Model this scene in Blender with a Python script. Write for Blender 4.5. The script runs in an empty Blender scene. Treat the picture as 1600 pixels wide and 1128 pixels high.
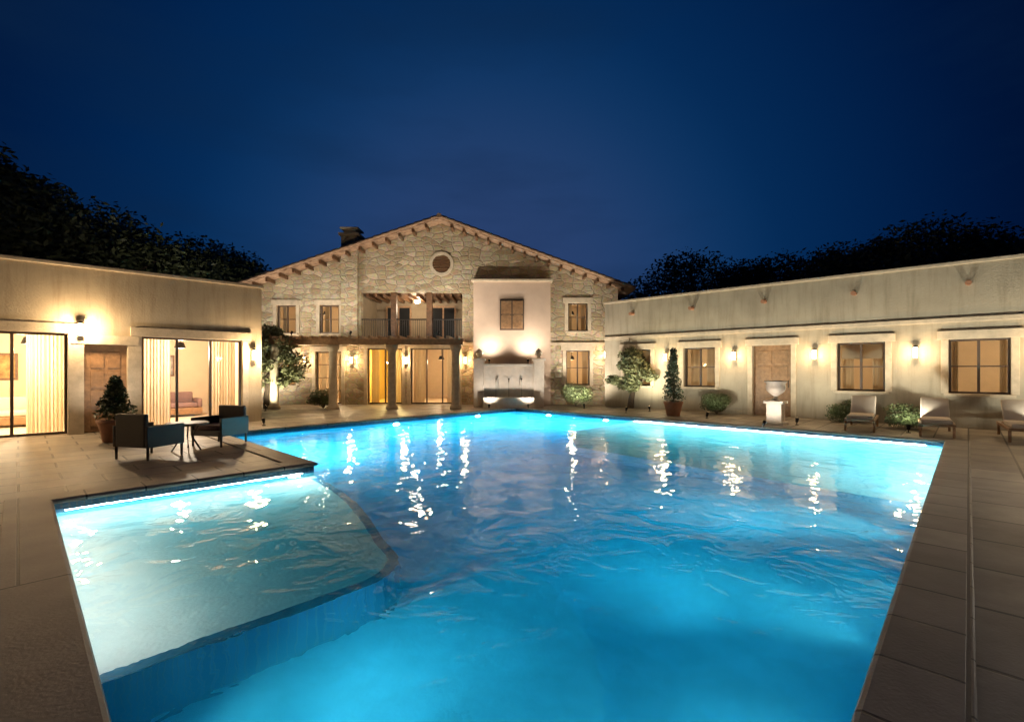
import bpy, bmesh, math, random
from mathutils import Vector, Matrix, noise
S=bpy.context.scene; COL=S.collection
R=math.radians
# ---------------------------------------------------------------- camera
cam=bpy.data.objects.new('camera',bpy.data.cameras.new('camera'));COL.objects.link(cam);S.camera=cam
cam.location=(0,0,1.6);cam.rotation_euler=(R(90),0,0)
cam.data.sensor_width=36;cam.data.lens=36*742/1600;cam.data.shift_y=14/1600;cam.data.clip_end=3000;cam.data.clip_start=.05
# ---------------------------------------------------------------- dusk sky
w=bpy.data.worlds.new('World');S.world=w;w.use_nodes=True
nt=w.node_tree;N=nt.nodes;L=nt.links;bg=N['Background']
def nd(t,**k):
    n=N.new(t)
    for a,b in k.items(): setattr(n,a,b)
    return n
tc=nd('ShaderNodeTexCoord')
nrm=nd('ShaderNodeVectorMath',operation='NORMALIZE');L.new(tc.outputs['Generated'],nrm.inputs[0])
dot=nd('ShaderNodeVectorMath',operation='DOT_PRODUCT');L.new(nrm.outputs[0],dot.inputs[0])
g=Vector((-.05,1,.10)).normalized();dot.inputs[1].default_value=g
ramp=nd('ShaderNodeValToRGB');L.new(dot.outputs['Value'],ramp.inputs[0])
e=ramp.color_ramp;e.interpolation='B_SPLINE';e.elements[0].position=.0;e.elements[0].color=(.0002,.0015,.010,1)
e.elements[1].position=1;e.elements[1].color=(.026,.054,.155,1)
for p,c in ((.55,(.0002,.0035,.020,1)),(.65,(.0003,.0065,.036,1)),(.74,(.0004,.013,.062,1)),(.84,(.0012,.023,.092,1)),(.90,(.0050,.037,.125,1)),(.95,(.016,.049,.148,1))):
    x=e.elements.new(p);x.color=c
mp=nd('ShaderNodeMapping');mp.inputs['Scale'].default_value=(1.2,1.2,4.5);mp.inputs['Rotation'].default_value=(0,R(14),0);L.new(nrm.outputs[0],mp.inputs[0])
cn=nd('ShaderNodeTexNoise');cn.inputs['Scale'].default_value=1.5;cn.inputs['Detail'].default_value=7;cn.inputs['Roughness'].default_value=.55;L.new(mp.outputs[0],cn.inputs[0])
cr=nd('ShaderNodeValToRGB');L.new(cn.outputs[0],cr.inputs[0])
cr.color_ramp.elements[0].position=.45;cr.color_ramp.elements[0].color=(0,0,0,1);cr.color_ramp.elements[1].position=.75;cr.color_ramp.elements[1].color=(.5,.5,.5,1)
cm=nd('ShaderNodeMixRGB');L.new(cr.outputs[0],cm.inputs[0]);L.new(ramp.outputs[0],cm.inputs[1]);cm.inputs[2].default_value=(.004,.019,.060,1)
L.new(cm.outputs[0],bg.inputs[0]);bg.inputs[1].default_value=1.0
S.view_settings.view_transform='Standard';S.view_settings.look='None';S.view_settings.exposure=0;S.view_settings.gamma=1
S.render.engine='CYCLES'
S.cycles.caustics_reflective=False;S.cycles.caustics_refractive=False
S.cycles.volume_bounces=1;S.cycles.max_bounces=10;S.cycles.transmission_bounces=8;S.cycles.transparent_max_bounces=12
# ---------------------------------------------------------------- frames: u runs along the left wing, v along the right wing
dR=Vector((.693,.721,0));dL=Vector((-.721,.693,0));AL=math.atan2(.721,.693)
def UV(u,v,z=0): return dR*u+dL*v+Vector((0,0,z))
def PX(px,d,z=0): return Vector(((px-800)/742*d,d,z))
rnd=random.Random(7)
# ---------------------------------------------------------------- materials
MATS={}
def mat(name,col,rough=.8,metal=0,var=.12,scale=3,bump=.15,bscale=60,emit=None,est=0,col2=None,**kw):
    if name in MATS: return MATS[name]
    m=bpy.data.materials.new(name);m.use_nodes=True;t=m.node_tree;b=t.nodes['Principled BSDF']
    b.inputs['Roughness'].default_value=rough;b.inputs['Metallic'].default_value=metal
    if emit:
        b.inputs['Base Color'].default_value=(*col,1);b.inputs['Emission Color'].default_value=(*emit,1);b.inputs['Emission Strength'].default_value=est
        MATS[name]=m;return m
    tcn=t.nodes.new('ShaderNodeTexCoord')
    n1=t.nodes.new('ShaderNodeTexNoise');n1.inputs['Scale'].default_value=scale;n1.inputs['Detail'].default_value=8;n1.inputs['Roughness'].default_value=.6
    t.links.new(tcn.outputs['Object'],n1.inputs[0])
    r=t.nodes.new('ShaderNodeValToRGB');t.links.new(n1.outputs[0],r.inputs[0])
    a=tuple(max(0,c*(1-var)) for c in col);c2=col2 or tuple(min(1,c*(1+var)) for c in col)
    r.color_ramp.elements[0].position=.3;r.color_ramp.elements[0].color=(*a,1);r.color_ramp.elements[1].position=.7;r.color_ramp.elements[1].color=(*c2,1)
    out=r.outputs[0]
    t.links.new(out,b.inputs['Base Color'])
    if bump:
        n2=t.nodes.new('ShaderNodeTexNoise');n2.inputs['Scale'].default_value=bscale;n2.inputs['Detail'].default_value=5
        t.links.new(tcn.outputs['Object'],n2.inputs[0])
        bp=t.nodes.new('ShaderNodeBump');bp.inputs['Strength'].default_value=bump;bp.inputs['Distance'].default_value=.02
        t.links.new(n2.outputs[0],bp.inputs['Height']);t.links.new(bp.outputs[0],b.inputs['Normal'])
    MATS[name]=m;return m
def paving(name,c1,c2,mortar,bw,bh,rough=.55,rot=AL,msize=.012,offset=.5,bump=.5,stain=.35):
    m=bpy.data.materials.new(name);m.use_nodes=True;t=m.node_tree;b=t.nodes['Principled BSDF'];b.inputs['Roughness'].default_value=rough
    tcn=t.nodes.new('ShaderNodeTexCoord');mp=t.nodes.new('ShaderNodeMapping');mp.vector_type='TEXTURE';mp.inputs['Rotation'].default_value=(0,0,rot);t.links.new(tcn.outputs['Object'],mp.inputs[0])
    br=t.nodes.new('ShaderNodeTexBrick');t.links.new(mp.outputs[0],br.inputs[0])
    br.offset=offset;br.inputs['Color1'].default_value=(*c1,1);br.inputs['Color2'].default_value=(*c2,1);br.inputs['Mortar'].default_value=(*mortar,1)
    br.inputs['Scale'].default_value=1;br.inputs['Mortar Size'].default_value=msize;br.inputs['Mortar Smooth'].default_value=.3;br.inputs['Brick Width'].default_value=bw;br.inputs['Row Height'].default_value=bh
    n1=t.nodes.new('ShaderNodeTexNoise');n1.inputs['Scale'].default_value=1.3;n1.inputs['Detail'].default_value=10;n1.inputs['Roughness'].default_value=.65;t.links.new(tcn.outputs['Object'],n1.inputs[0])
    r=t.nodes.new('ShaderNodeValToRGB');t.links.new(n1.outputs[0],r.inputs[0]);r.color_ramp.elements[0].position=.3;r.color_ramp.elements[1].position=.7
    k=1-stain;r.color_ramp.elements[0].color=(k,k,k,1);r.color_ramp.elements[1].color=(1,1,1,1)
    mx=t.nodes.new('ShaderNodeMixRGB');mx.blend_type='MULTIPLY';mx.inputs[0].default_value=1;t.links.new(br.outputs[0],mx.inputs[1]);t.links.new(r.outputs[0],mx.inputs[2])
    t.links.new(mx.outputs[0],b.inputs['Base Color'])
    n2=t.nodes.new('ShaderNodeTexNoise');n2.inputs['Scale'].default_value=45;n2.inputs['Detail'].default_value=6;t.links.new(tcn.outputs['Object'],n2.inputs[0])
    ad=t.nodes.new('ShaderNodeMath');ad.operation='SUBTRACT';t.links.new(n2.outputs[0],ad.inputs[0]);t.links.new(br.outputs['Fac'],ad.inputs[1])
    bp=t.nodes.new('ShaderNodeBump');bp.inputs['Strength'].default_value=bump;bp.inputs['Distance'].default_value=.006;t.links.new(ad.outputs[0],bp.inputs['Height']);t.links.new(bp.outputs[0],b.inputs['Normal'])
    MATS[name]=m;return m
stucco=mat('stucco',(.43,.365,.265),.9,var=.14,scale=.9,bump=.35,bscale=22)
stucco_r=mat('stucco_right',(.37,.325,.245),.9,var=.16,scale=.8,bump=.35,bscale=22)
inner=mat('inner_plaster',(.62,.50,.36),.85,var=.05,bump=.1)
trim=mat('stone_trim',(.50,.42,.31),.8,var=.18,scale=5,bump=.4,bscale=30)
wood=mat('wood_dark',(.13,.065,.03),.5,var=.4,scale=9,bump=.2)
wood_l=mat('wood_light',(.28,.16,.08),.5,var=.3,scale=8,bump=.2)
frame_m=mat('frame_bronze',(.07,.045,.03),.45,var=.1,bump=0)
metal=mat('black_metal',(.02,.02,.02),.4,.6,bump=0)
tile=mat('clay_tile',(.30,.17,.10),.85,var=.4,scale=6,bump=.4,bscale=25,col2=(.42,.28,.18))
plaster=mat('pool_plaster',(.26,.62,.76),.7,var=.16,scale=2.2,bump=.2,bscale=30)
shelf_m=mat('shelf_plaster',(.74,.76,.72),.7,var=.07,scale=3,bump=.2,bscale=30)
cush=mat('cushion',(.55,.48,.40),.9,var=.06,bump=.2,bscale=120)
cushd=mat('cushion_plum',(.20,.12,.11),.9,var=.1,bump=.2,bscale=120)
wicker=mat('wicker',(.05,.035,.028),.6,var=.4,scale=60,bump=.8,bscale=120)
terra=mat('terracotta',(.33,.16,.09),.8,var=.15,scale=6,bump=.2)
white_st=mat('white_stone',(.60,.54,.46),.6,var=.10,scale=6,bump=.3,bscale=18)
bark=mat('bark',(.07,.05,.035),.95,var=.4,scale=12,bump=.8,bscale=30)
curtain=mat('curtain',(.72,.64,.52),.95,var=.05,bump=.1)
def _tr(m):
    t=m.node_tree;b=t.nodes['Principled BSDF'];a=t.nodes.new('ShaderNodeBsdfTranslucent');x=t.nodes.new('ShaderNodeMixShader');x.inputs[0].default_value=.6
    a.inputs[0].default_value=(.80,.70,.54,1);t.links.new(b.outputs[0],x.inputs[1]);t.links.new(a.outputs[0],x.inputs[2]);t.links.new(x.outputs[0],t.nodes['Material Output'].inputs[0])
_tr(curtain)
def leafm(n,c,c2): 
    m=mat(n,c,.6,var=.35,scale=1.4,bump=0,col2=c2);return m
leaf_dark=leafm('leaf_dark',(.05,.065,.03),(.09,.11,.045))
leaf_olive=leafm('leaf_olive',(.15,.17,.08),(.24,.25,.12))
leaf_mid=leafm('leaf_mid',(.055,.085,.028),(.10,.13,.045))
mosaic_and_shade=paving('mosaic_and_shade',(.02,.08,.17),(.035,.12,.23),(.07,.12,.17),.05,.05,rough=.25,rot=0,msize=.003,offset=0,bump=.2,stain=.2)  # waterline tile; its dark blue also paints shade on the ledge riser and edge
patio_m=paving('travertine',(.48,.42,.34),(.27,.235,.19),(.07,.06,.05),.9,.6,rough=.5,stain=.55,msize=.018)
cop_m=paving('coping_stone',(.38,.335,.28),(.25,.22,.18),(.06,.05,.045),.6,5,rough=.55,stain=.4)
grass_m=mat('soil_grass',(.035,.045,.018),.95,var=.4,scale=2,bump=.6)
def stonem():
    m=bpy.data.materials.new('rubble_stone');m.use_nodes=True;t=m.node_tree;b=t.nodes['Principled BSDF'];b.inputs['Roughness'].default_value=.92
    k=lambda n:t.nodes.new(n);ln=t.links.new
    tcn=k('ShaderNodeTexCoord');nz=k('ShaderNodeTexNoise');nz.inputs['Scale'].default_value=1.6;ln(tcn.outputs['Object'],nz.inputs[0])
    ma=k('ShaderNodeVectorMath');ma.operation='MULTIPLY_ADD';ln(nz.outputs['Color'],ma.inputs[0]);ma.inputs[1].default_value=(.25,.25,.12);ln(tcn.outputs['Object'],ma.inputs[2])
    mp=k('ShaderNodeMapping');mp.inputs['Scale'].default_value=(2.3,2.3,4.6);ln(ma.outputs[0],mp.inputs[0])
    v1=k('ShaderNodeTexVoronoi');v1.inputs['Scale'].default_value=1;v1.inputs['Randomness'].default_value=.8;ln(mp.outputs[0],v1.inputs[0])
    v2=k('ShaderNodeTexVoronoi');v2.feature='DISTANCE_TO_EDGE';v2.inputs['Scale'].default_value=1;v2.inputs['Randomness'].default_value=.8;ln(mp.outputs[0],v2.inputs[0])
    sp=k('ShaderNodeSeparateColor');ln(v1.outputs['Color'],sp.inputs[0]);r=k('ShaderNodeValToRGB');ln(sp.outputs[0],r.inputs[0])
    e=r.color_ramp;e.elements[0].color=(.30,.235,.145,1);e.elements[1].color=(.56,.46,.32,1);x=e.elements.new(.5);x.color=(.44,.35,.22,1);x=e.elements.new(.75);x.color=(.40,.36,.26,1)
    n3=k('ShaderNodeTexNoise');n3.inputs['Scale'].default_value=9;n3.inputs['Detail'].default_value=8;ln(tcn.outputs['Object'],n3.inputs[0])
    mm=k('ShaderNodeMixRGB');mm.blend_type='OVERLAY';mm.inputs[0].default_value=.5;ln(r.outputs[0],mm.inputs[1]);ln(n3.outputs['Color'],mm.inputs[2])
    er=k('ShaderNodeValToRGB');ln(v2.outputs[0],er.inputs[0]);er.color_ramp.elements[0].position=.02;er.color_ramp.elements[1].position=.09
    mx=k('ShaderNodeMixRGB');ln(er.outputs[0],mx.inputs[0]);mx.inputs[1].default_value=(.36,.31,.23,1);ln(mm.outputs[0],mx.inputs[2]);ln(mx.outputs[0],b.inputs['Base Color'])
    bw=k('ShaderNodeRGBToBW');ln(n3.outputs['Color'],bw.inputs[0]);h=k('ShaderNodeMath');h.operation='MULTIPLY_ADD';ln(er.outputs[0],h.inputs[0]);h.inputs[1].default_value=.6;ln(bw.outputs[0],h.inputs[2])
    bp=k('ShaderNodeBump');bp.inputs['Strength'].default_value=1;bp.inputs['Distance'].default_value=.03;ln(h.outputs[0],bp.inputs['Height']);ln(bp.outputs[0],b.inputs['Normal'])
    return m
stone_m=stonem()
def weather(m,tint,amt):   # broad patches and rain streaks that belong to the plaster itself
    t=m.node_tree;b=t.nodes['Principled BSDF'];k=lambda n:t.nodes.new(n);ln=t.links.new;src=b.inputs['Base Color'].links[0].from_socket
    tcn=k('ShaderNodeTexCoord');mp=k('ShaderNodeMapping');mp.inputs['Scale'].default_value=(2.2,2.2,.22);ln(tcn.outputs['Object'],mp.inputs[0])
    n1=k('ShaderNodeTexNoise');n1.inputs['Scale'].default_value=2.2;n1.inputs['Detail'].default_value=9;n1.inputs['Roughness'].default_value=.7;ln(mp.outputs[0],n1.inputs[0])
    r=k('ShaderNodeValToRGB');ln(n1.outputs[0],r.inputs[0]);r.color_ramp.elements[0].position=.48;r.color_ramp.elements[0].color=(0,0,0,1);r.color_ramp.elements[1].position=.72;r.color_ramp.elements[1].color=(amt,amt,amt,1)
    mx=k('ShaderNodeMixRGB');ln(r.outputs[0],mx.inputs[0]);ln(src,mx.inputs[1]);mx.inputs[2].default_value=(*tint,1);ln(mx.outputs[0],b.inputs['Base Color'])
weather(stucco,(.24,.18,.12),.6);weather(stucco_r,(.20,.175,.12),.65)
def glassm():
    m=bpy.data.materials.new('pane_glass');m.use_nodes=True;t=m.node_tree;t.nodes.remove(t.nodes['Principled BSDF'])
    o=t.nodes['Material Output'];a=t.nodes.new('ShaderNodeBsdfTransparent');a.inputs[0].default_value=(.93,.95,.93,1)
    gl=t.nodes.new('ShaderNodeBsdfGlossy');gl.inputs['Roughness'].default_value=.02;f=t.nodes.new('ShaderNodeFresnel');f.inputs[0].default_value=1.5
    mx=t.nodes.new('ShaderNodeMixShader');t.links.new(f.outputs[0],mx.inputs[0]);t.links.new(a.outputs[0],mx.inputs[1]);t.links.new(gl.outputs[0],mx.inputs[2]);t.links.new(mx.outputs[0],o.inputs[0])
    return m
glass=glassm()
def waterm():
    m=bpy.data.materials.new('water');m.use_nodes=True;t=m.node_tree;t.nodes.remove(t.nodes['Principled BSDF'])
    o=t.nodes['Material Output'];a=t.nodes.new('ShaderNodeBsdfGlass');a.inputs['IOR'].default_value=1.333;a.inputs['Roughness'].default_value=.0
    tcn=t.nodes.new('ShaderNodeTexCoord');n1=t.nodes.new('ShaderNodeTexNoise');n1.inputs['Scale'].default_value=1.7;n1.inputs['Detail'].default_value=3;n1.inputs['Distortion'].default_value=.6
    t.links.new(tcn.outputs['Object'],n1.inputs[0]);bp=t.nodes.new('ShaderNodeBump');bp.inputs['Strength'].default_value=1;bp.inputs['Distance'].default_value=.034
    t.links.new(n1.outputs[0],bp.inputs['Height']);t.links.new(bp.outputs[0],a.inputs['Normal']);t.links.new(a.outputs[0],o.inputs['Surface'])
    v=t.nodes.new('ShaderNodeVolumeAbsorption');v.inputs['Color'].default_value=(.0,.83,.945,1);v.inputs['Density'].default_value=.80
    sc=t.nodes.new('ShaderNodeVolumeScatter');sc.inputs['Color'].default_value=(.12,.80,1,1);sc.inputs['Density'].default_value=.22;sc.inputs['Anisotropy'].default_value=.3
    ad=t.nodes.new('ShaderNodeAddShader');t.links.new(v.outputs[0],ad.inputs[0]);t.links.new(sc.outputs[0],ad.inputs[1]);t.links.new(ad.outputs[0],o.inputs['Volume'])
    return m
water=waterm()
glow_w=mat('lamp_warm',(1,.8,.55),emit=(1,.66,.33),est=14)
glow_c=mat('lamp_cool',(.8,1,1),emit=(.75,.95,1),est=6)
# ---------------------------------------------------------------- mesh builders
def tag(o,label=None,cat=None,group=None,kind=None):
    if label:o['label']=label
    if cat:o['category']=cat
    if group:o['group']=group
    if kind:o['kind']=kind
    return o
def empty(name,loc,rz=0,**k):
    o=bpy.data.objects.new(name,None);COL.objects.link(o);o.location=loc;o.rotation_euler=(0,0,rz);o.empty_display_size=.1
    return tag(o,**k)
class MB:
    def __init__(s): s.b=bmesh.new()
    def poly(s,pts):
        vs=[s.b.verts.new(p) for p in pts];s.b.faces.new(vs);return s
    def box(s,x0,x1,y0,y1,z0,z1,bev=0,M=None):
        r=bmesh.ops.create_cube(s.b,size=1);vs=r['verts']
        for v in vs: v.co=Vector(((x0+x1)/2+v.co.x*(x1-x0),(y0+y1)/2+v.co.y*(y1-y0),(z0+z1)/2+v.co.z*(z1-z0)))
        if bev:
            es=set(e for v in vs for e in v.link_edges)
            rr=bmesh.ops.bevel(s.b,geom=list(es)+vs,offset=bev,segments=2,affect='EDGES',profile=.6)
            vs=list(set(v for f in rr['faces'] for v in f.verts)|set(v for v in vs if v.is_valid))
        if M:
            for v in vs:
                if v.is_valid: v.co=M@v.co
        return s
    def tube(s,pts,rad,seg=8,cap=True):
        rs=rad if isinstance(rad,(list,tuple)) else [rad]*len(pts)
        pts=[Vector(p) for p in pts];rings=[]
        for i,p in enumerate(pts):
            d=(pts[min(i+1,len(pts)-1)]-pts[max(i-1,0)]).normalized()
            a=d.cross(Vector((0,0,1)) if abs(d.z)<.95 else Vector((1,0,0))).normalized();c=d.cross(a)
            rings.append([s.b.verts.new(p+(a*math.cos(2*math.pi*k/seg)+c*math.sin(2*math.pi*k/seg))*rs[i]) for k in range(seg)])
        for i in range(len(rings)-1):
            for k in range(seg): s.b.faces.new((rings[i][k],rings[i][(k+1)%seg],rings[i+1][(k+1)%seg],rings[i+1][k]))
        if cap: s.b.faces.new(rings[0][::-1]);s.b.faces.new(rings[-1])
        return s
    def lathe(s,prof,c=(0,0,0),seg=24):
        c=Vector(c);rings=[]
        for r,z in prof: rings.append([s.b.verts.new(c+Vector((max(r,.0005)*math.cos(2*math.pi*k/seg),max(r,.0005)*math.sin(2*math.pi*k/seg),z))) for k in range(seg)])
        for i in range(len(rings)-1):
            for k in range(seg): s.b.faces.new((rings[i][k],rings[i][(k+1)%seg],rings[i+1][(k+1)%seg],rings[i+1][k]))
        s.b.faces.new(rings[0][::-1]);s.b.faces.new(rings[-1]);return s
    def build(s,name,m,parent=None,smooth=False,loc=None,norm=True):
        if norm: bmesh.ops.recalc_face_normals(s.b,faces=s.b.faces)
        me=bpy.data.meshes.new(name);s.b.to_mesh(me);s.b.free();me.materials.append(m)
        if smooth:
            for p in me.polygons:p.use_smooth=True
        o=bpy.data.objects.new(name,me);COL.objects.link(o)
        if parent:o.parent=parent
        if loc is not None:o.location=loc
        return o
def copy_tree(o,parent=None):
    c=o.copy();COL.objects.link(c)
    if parent:c.parent=parent
    for ch in list(o.children): copy_tree(ch,c)
    return c
def lamp(loc,power,col=(1,.72,.42),rad=.06,kind='POINT',parent=None,rot=None,size=90,blend=.6):
    l=bpy.data.lights.new('lamp_light',kind);l.energy=power;l.color=col
    if kind=='AREA': l.size=rad
    else: l.shadow_soft_size=rad
    if kind=='SPOT': l.spot_size=R(size);l.spot_blend=blend
    o=bpy.data.objects.new('lamp_light',l);COL.objects.link(o);o.location=loc
    if rot:o.rotation_euler=rot
    if parent:o.parent=parent
    return o
# ---------------------------------------------------------------- ground, patio, pool
U0,U1,V0,V1=.25,14.4,.34,13.6      # pool, with a notch at u<3.5, v>8.05
NU,NV=3.5,8.05
def rects(name,rs,z,m,kind='structure'):
    b=MB()
    for (a,c,d,f) in rs: b.poly([UV(a,d,z),UV(c,d,z),UV(c,f,z),UV(a,f,z)])
    bmesh.ops.remove_doubles(b.b,verts=b.b.verts,dist=.001)
    o=b.build(name,m);o['kind']=kind;return o
PA,PB,PC,PD=-14,34,-14,36
rects('ground',[(-700,PA,-700,700),(PB,700,-700,700),(PA,PB,-700,PC),(PA,PB,PD,700)],-.004,grass_m)
rects('patio',[(PA,U0,PC,PD),(U1,PB,PC,PD),(U0,U1,PC,V0),(U0,NU,NV,PD),(NU,U1,V1,PD)],0,patio_m)
outline=[(U0,V0),(U1,V0),(U1,V1),(NU,V1),(NU,NV),(U0,NV)]
# coping: mitred ring of stone with a rounded nose overhanging the pool
def offset_ring(d):
    n=len(outline);res=[]
    for i in range(n):
        p0=Vector(outline[i-1]);p=Vector(outline[i]);p1=Vector(outline[(i+1)%n])
        a=(p-p0).normalized();b=(p1-p).normalized();na=Vector((a.y,-a.x));nb=Vector((b.y,-b.x))
        res.append(p+(na+nb)*d)
    return res
def ring_strip(b,prof):
    rings=[[b.b.verts.new(UV(q.x,q.y,z)) for q in offset_ring(d)] for d,z in prof]
    for i in range(len(rings)-1):
        n=len(outline)
        for k in range(n): b.b.faces.new((rings[i][k],rings[i][(k+1)%n],rings[i+1][(k+1)%n],rings[i+1][k]))
b=MB();ring_strip(b,[(0,-.035),(-.035,-.03),(-.045,-.015),(-.045,.005),(-.035,.02),(-.015,.028),(.36,.028),(.37,.02),(.37,-.002)])
cop=b.build('pool_coping',cop_m);cop['kind']='structure'
DEEP=-1.35;WL=-.11
b=MB();ring_strip(b,[(0,-.001),(0,-.30)]);o=b.build('waterline_tiles',mosaic_and_shade);o['kind']='structure'
b=MB();ring_strip(b,[(0,-.30),(0,DEEP)])
b.poly([UV(U0,V0,DEEP),UV(U1,V0,DEEP),UV(U1,NV,DEEP),UV(U0,NV,DEEP)]);b.poly([UV(NU,NV,DEEP),UV(U1,NV,DEEP),UV(U1,V1,DEEP),UV(NU,V1,DEEP)])
o=b.build('pool_basin',plaster);o['kind']='structure'
# tanning ledge with a bowed free side
def ledge_pts():
    p=[(U0+.002,3.72),(2.05,3.72)]
    for a in range(10,86,12): p.append((2.05+.62*math.sin(R(a)),4.34-.62*math.cos(R(a))))
    for i in range(1,16):
        t=i/16;p.append((2.67+.80*t+.16*math.sin(t*3.14),4.34+(8.04-4.34)*t))
    p+=[(3.49,8.04),(U0+.002,8.04)];return p
def slab(name,pts,ztop,zbot,m,skirt):
    b=MB();b.poly([UV(x,y,ztop) for x,y in pts]);o=b.build(name,m);o['kind']='structure'
    b=MB()
    n=len(pts)
    for i in range(n):
        a,c=pts[i],pts[(i+1)%n];b.poly([UV(*a,ztop-.0),UV(*c,ztop-.0),UV(*c,zbot),UV(*a,zbot)])
    s_=b.build(name+'_riser',skirt);s_['kind']='structure'
slab('tanning_ledge',ledge_pts(),-.46,DEEP,shelf_m,mosaic_and_shade)  # dark riser colour paints in the shade of the step face
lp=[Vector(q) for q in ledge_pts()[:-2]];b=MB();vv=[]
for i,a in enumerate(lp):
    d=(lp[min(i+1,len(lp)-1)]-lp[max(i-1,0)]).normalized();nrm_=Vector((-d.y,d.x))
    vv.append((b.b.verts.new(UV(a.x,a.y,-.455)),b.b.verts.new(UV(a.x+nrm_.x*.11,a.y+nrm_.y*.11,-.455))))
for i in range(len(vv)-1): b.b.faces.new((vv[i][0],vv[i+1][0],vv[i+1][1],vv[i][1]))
o=b.build('ledge_edge_shade',mosaic_and_shade);o['kind']='structure'  # dark strip painting the shaded band along the ledge edge
slab('entry_step',[(U0+.002,1.3),(1.2,1.3)]+[(1.2+2.6*math.sin(R(a)),3.71-2.41*math.cos(R(a))) for a in range(8,90,8)]+[(3.8,3.71),(U0+.002,3.71)],-1.12,DEEP,plaster,plaster)
slab('shallow_platform',[(8.3,V0+.002),(U1-.002,V0+.002),(U1-.002,8.2),(10.8,8.2),(8.9,6.5)],-.46,DEEP,shelf_m,plaster)
b=MB()
w_out=[(U0-.02,V0-.02),(U1+.02,V0-.02),(U1+.02,V1+.02),(NU-.02,V1+.02),(NU-.02,NV+.02),(U0-.02,NV+.02)]
top=[b.b.verts.new(UV(x,y,WL)) for x,y in w_out];bot=[b.b.verts.new(UV(x,y,DEEP-.05)) for x,y in w_out]
b.b.faces.new(top);b.b.faces.new(bot[::-1])
for i in range(6): b.b.faces.new((top[i],bot[i],bot[(i+1)%6],top[(i+1)%6]))
o=b.build('pool_water',water);o['kind']='structure'
# underwater lamps: lens in a ring on the wall
def pool_light(u,v,z,du,dv,power,col,label,beam=0):
    n=(dR*du+dL*dv).normalized()
    t=empty('pool_light',UV(u,v,z),math.atan2(n.y,n.x)-math.pi/2,label=label,cat='pool light',group='underwater lamps in the pool walls')
    b=MB()
    b.tube([(0,.0,0),(0,.03,0)],[.12,.11],20);b.build('housing',metal,t)
    b=MB();b.tube([(0,.03,0),(0,.04,0)],[.085,.08],20);b.build('lens',glow_c,t)
    if beam: lamp((0,.06,0),power,col,.08,'SPOT',parent=t,rot=(R(90),0,0),size=beam,blend=1)
    else: lamp((0,.06,0),power,col,.17,'AREA',parent=t,rot=(R(90),0,0))
W=(.80,.97,1.0)
for a in [(2.6,V0,-.62,0,1,12,W,'underwater lamp low in the near right wall beside the camera corner'),
          (5.2,V0,-.62,0,1,9,W,'underwater lamp in the right pool wall, second from the camera corner'),
          (7.9,V0,-.62,0,1,7,W,'underwater lamp in the right pool wall just before the pale shallow end'),
          (U1,11.8,-.62,-1,0,750,W,'underwater lamp in the end wall near the white fountain'),
          (12.2,V1,-.62,0,-1,650,W,'underwater lamp in the far wall close to the fountain'),
          (8.6,V1,-.62,0,-1,800,W,'underwater lamp in the far wall below the gabled house'),
          (NU,10.9,-.62,1,0,700,W,'added underwater lamp in the side wall by the patio chairs'),  # added to bring more light to the far water
          (3.15,NV,-.27,0,-1,34,(1,.85,.75),'added underwater lamp in the far ledge wall by its curved side'),  # added to lift the grey right part of the ledge
          (U1,9.2,-.62,-1,0,600,W,'underwater lamp in the end wall beside the pale shallow end'),
          (U0,1.7,-.62,1,0,60,W,'underwater lamp in the left wall at the camera corner')]:
    pool_light(*a)
pool_light(4.0,V0,-.5,.25,1,620,W,'added long-throw underwater lamp in the right wall near the camera corner',beam=75)  # three long-throw lamps, added to brighten the middle of the pool floor
pool_light(6.6,V0,-.5,.12,1,1000,W,'added long-throw underwater lamp in the middle of the right wall',beam=75)
pool_light(U0,2.6,-.5,1,.25,420,W,'added long-throw underwater lamp in the left wall beside the tanning ledge',beam=70)
def added_led_strip(u,v,z,du,dv,length,power,col,label):  # added strips that light the ledge and shallow end evenly
    n=(dR*du+dL*dv).normalized()
    t=empty('added_led_strip',UV(u,v,z),math.atan2(n.y,n.x)-math.pi/2,label=label,cat='light strip',group='added light strips under the coping')
    b=MB();b.box(-length/2,length/2,.001,.02,-.012,.012);b.build('channel',metal,t)
    b=MB();b.box(-length/2+.01,length/2-.01,.0205,.024,-.007,.007);b.build('diffuser',glow_c,t)
    l=lamp((0,.03,0),power,col,length,'AREA',parent=t,rot=(R(72),0,0));l.data.shape='RECTANGLE';l.data.size=length;l.data.size_y=.03
WW=(1,.60,.50)
added_led_strip(U0,5.85,-.17,1,0,4.1,50,WW,'added light strip along the left wall of the tanning ledge')
added_led_strip(1.85,NV,-.17,0,-1,2.9,75,(.9,.95,.95),'added light strip along the far wall of the tanning ledge')
added_led_strip(11.4,V0,-.17,0,1,5.6,300,W,'added light strip along the right wall of the pale shallow end')
added_led_strip(U1,4.4,-.17,-1,0,7.4,3000,(1,.95,.9),'added light strip along the end wall of the pale shallow end')
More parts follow.
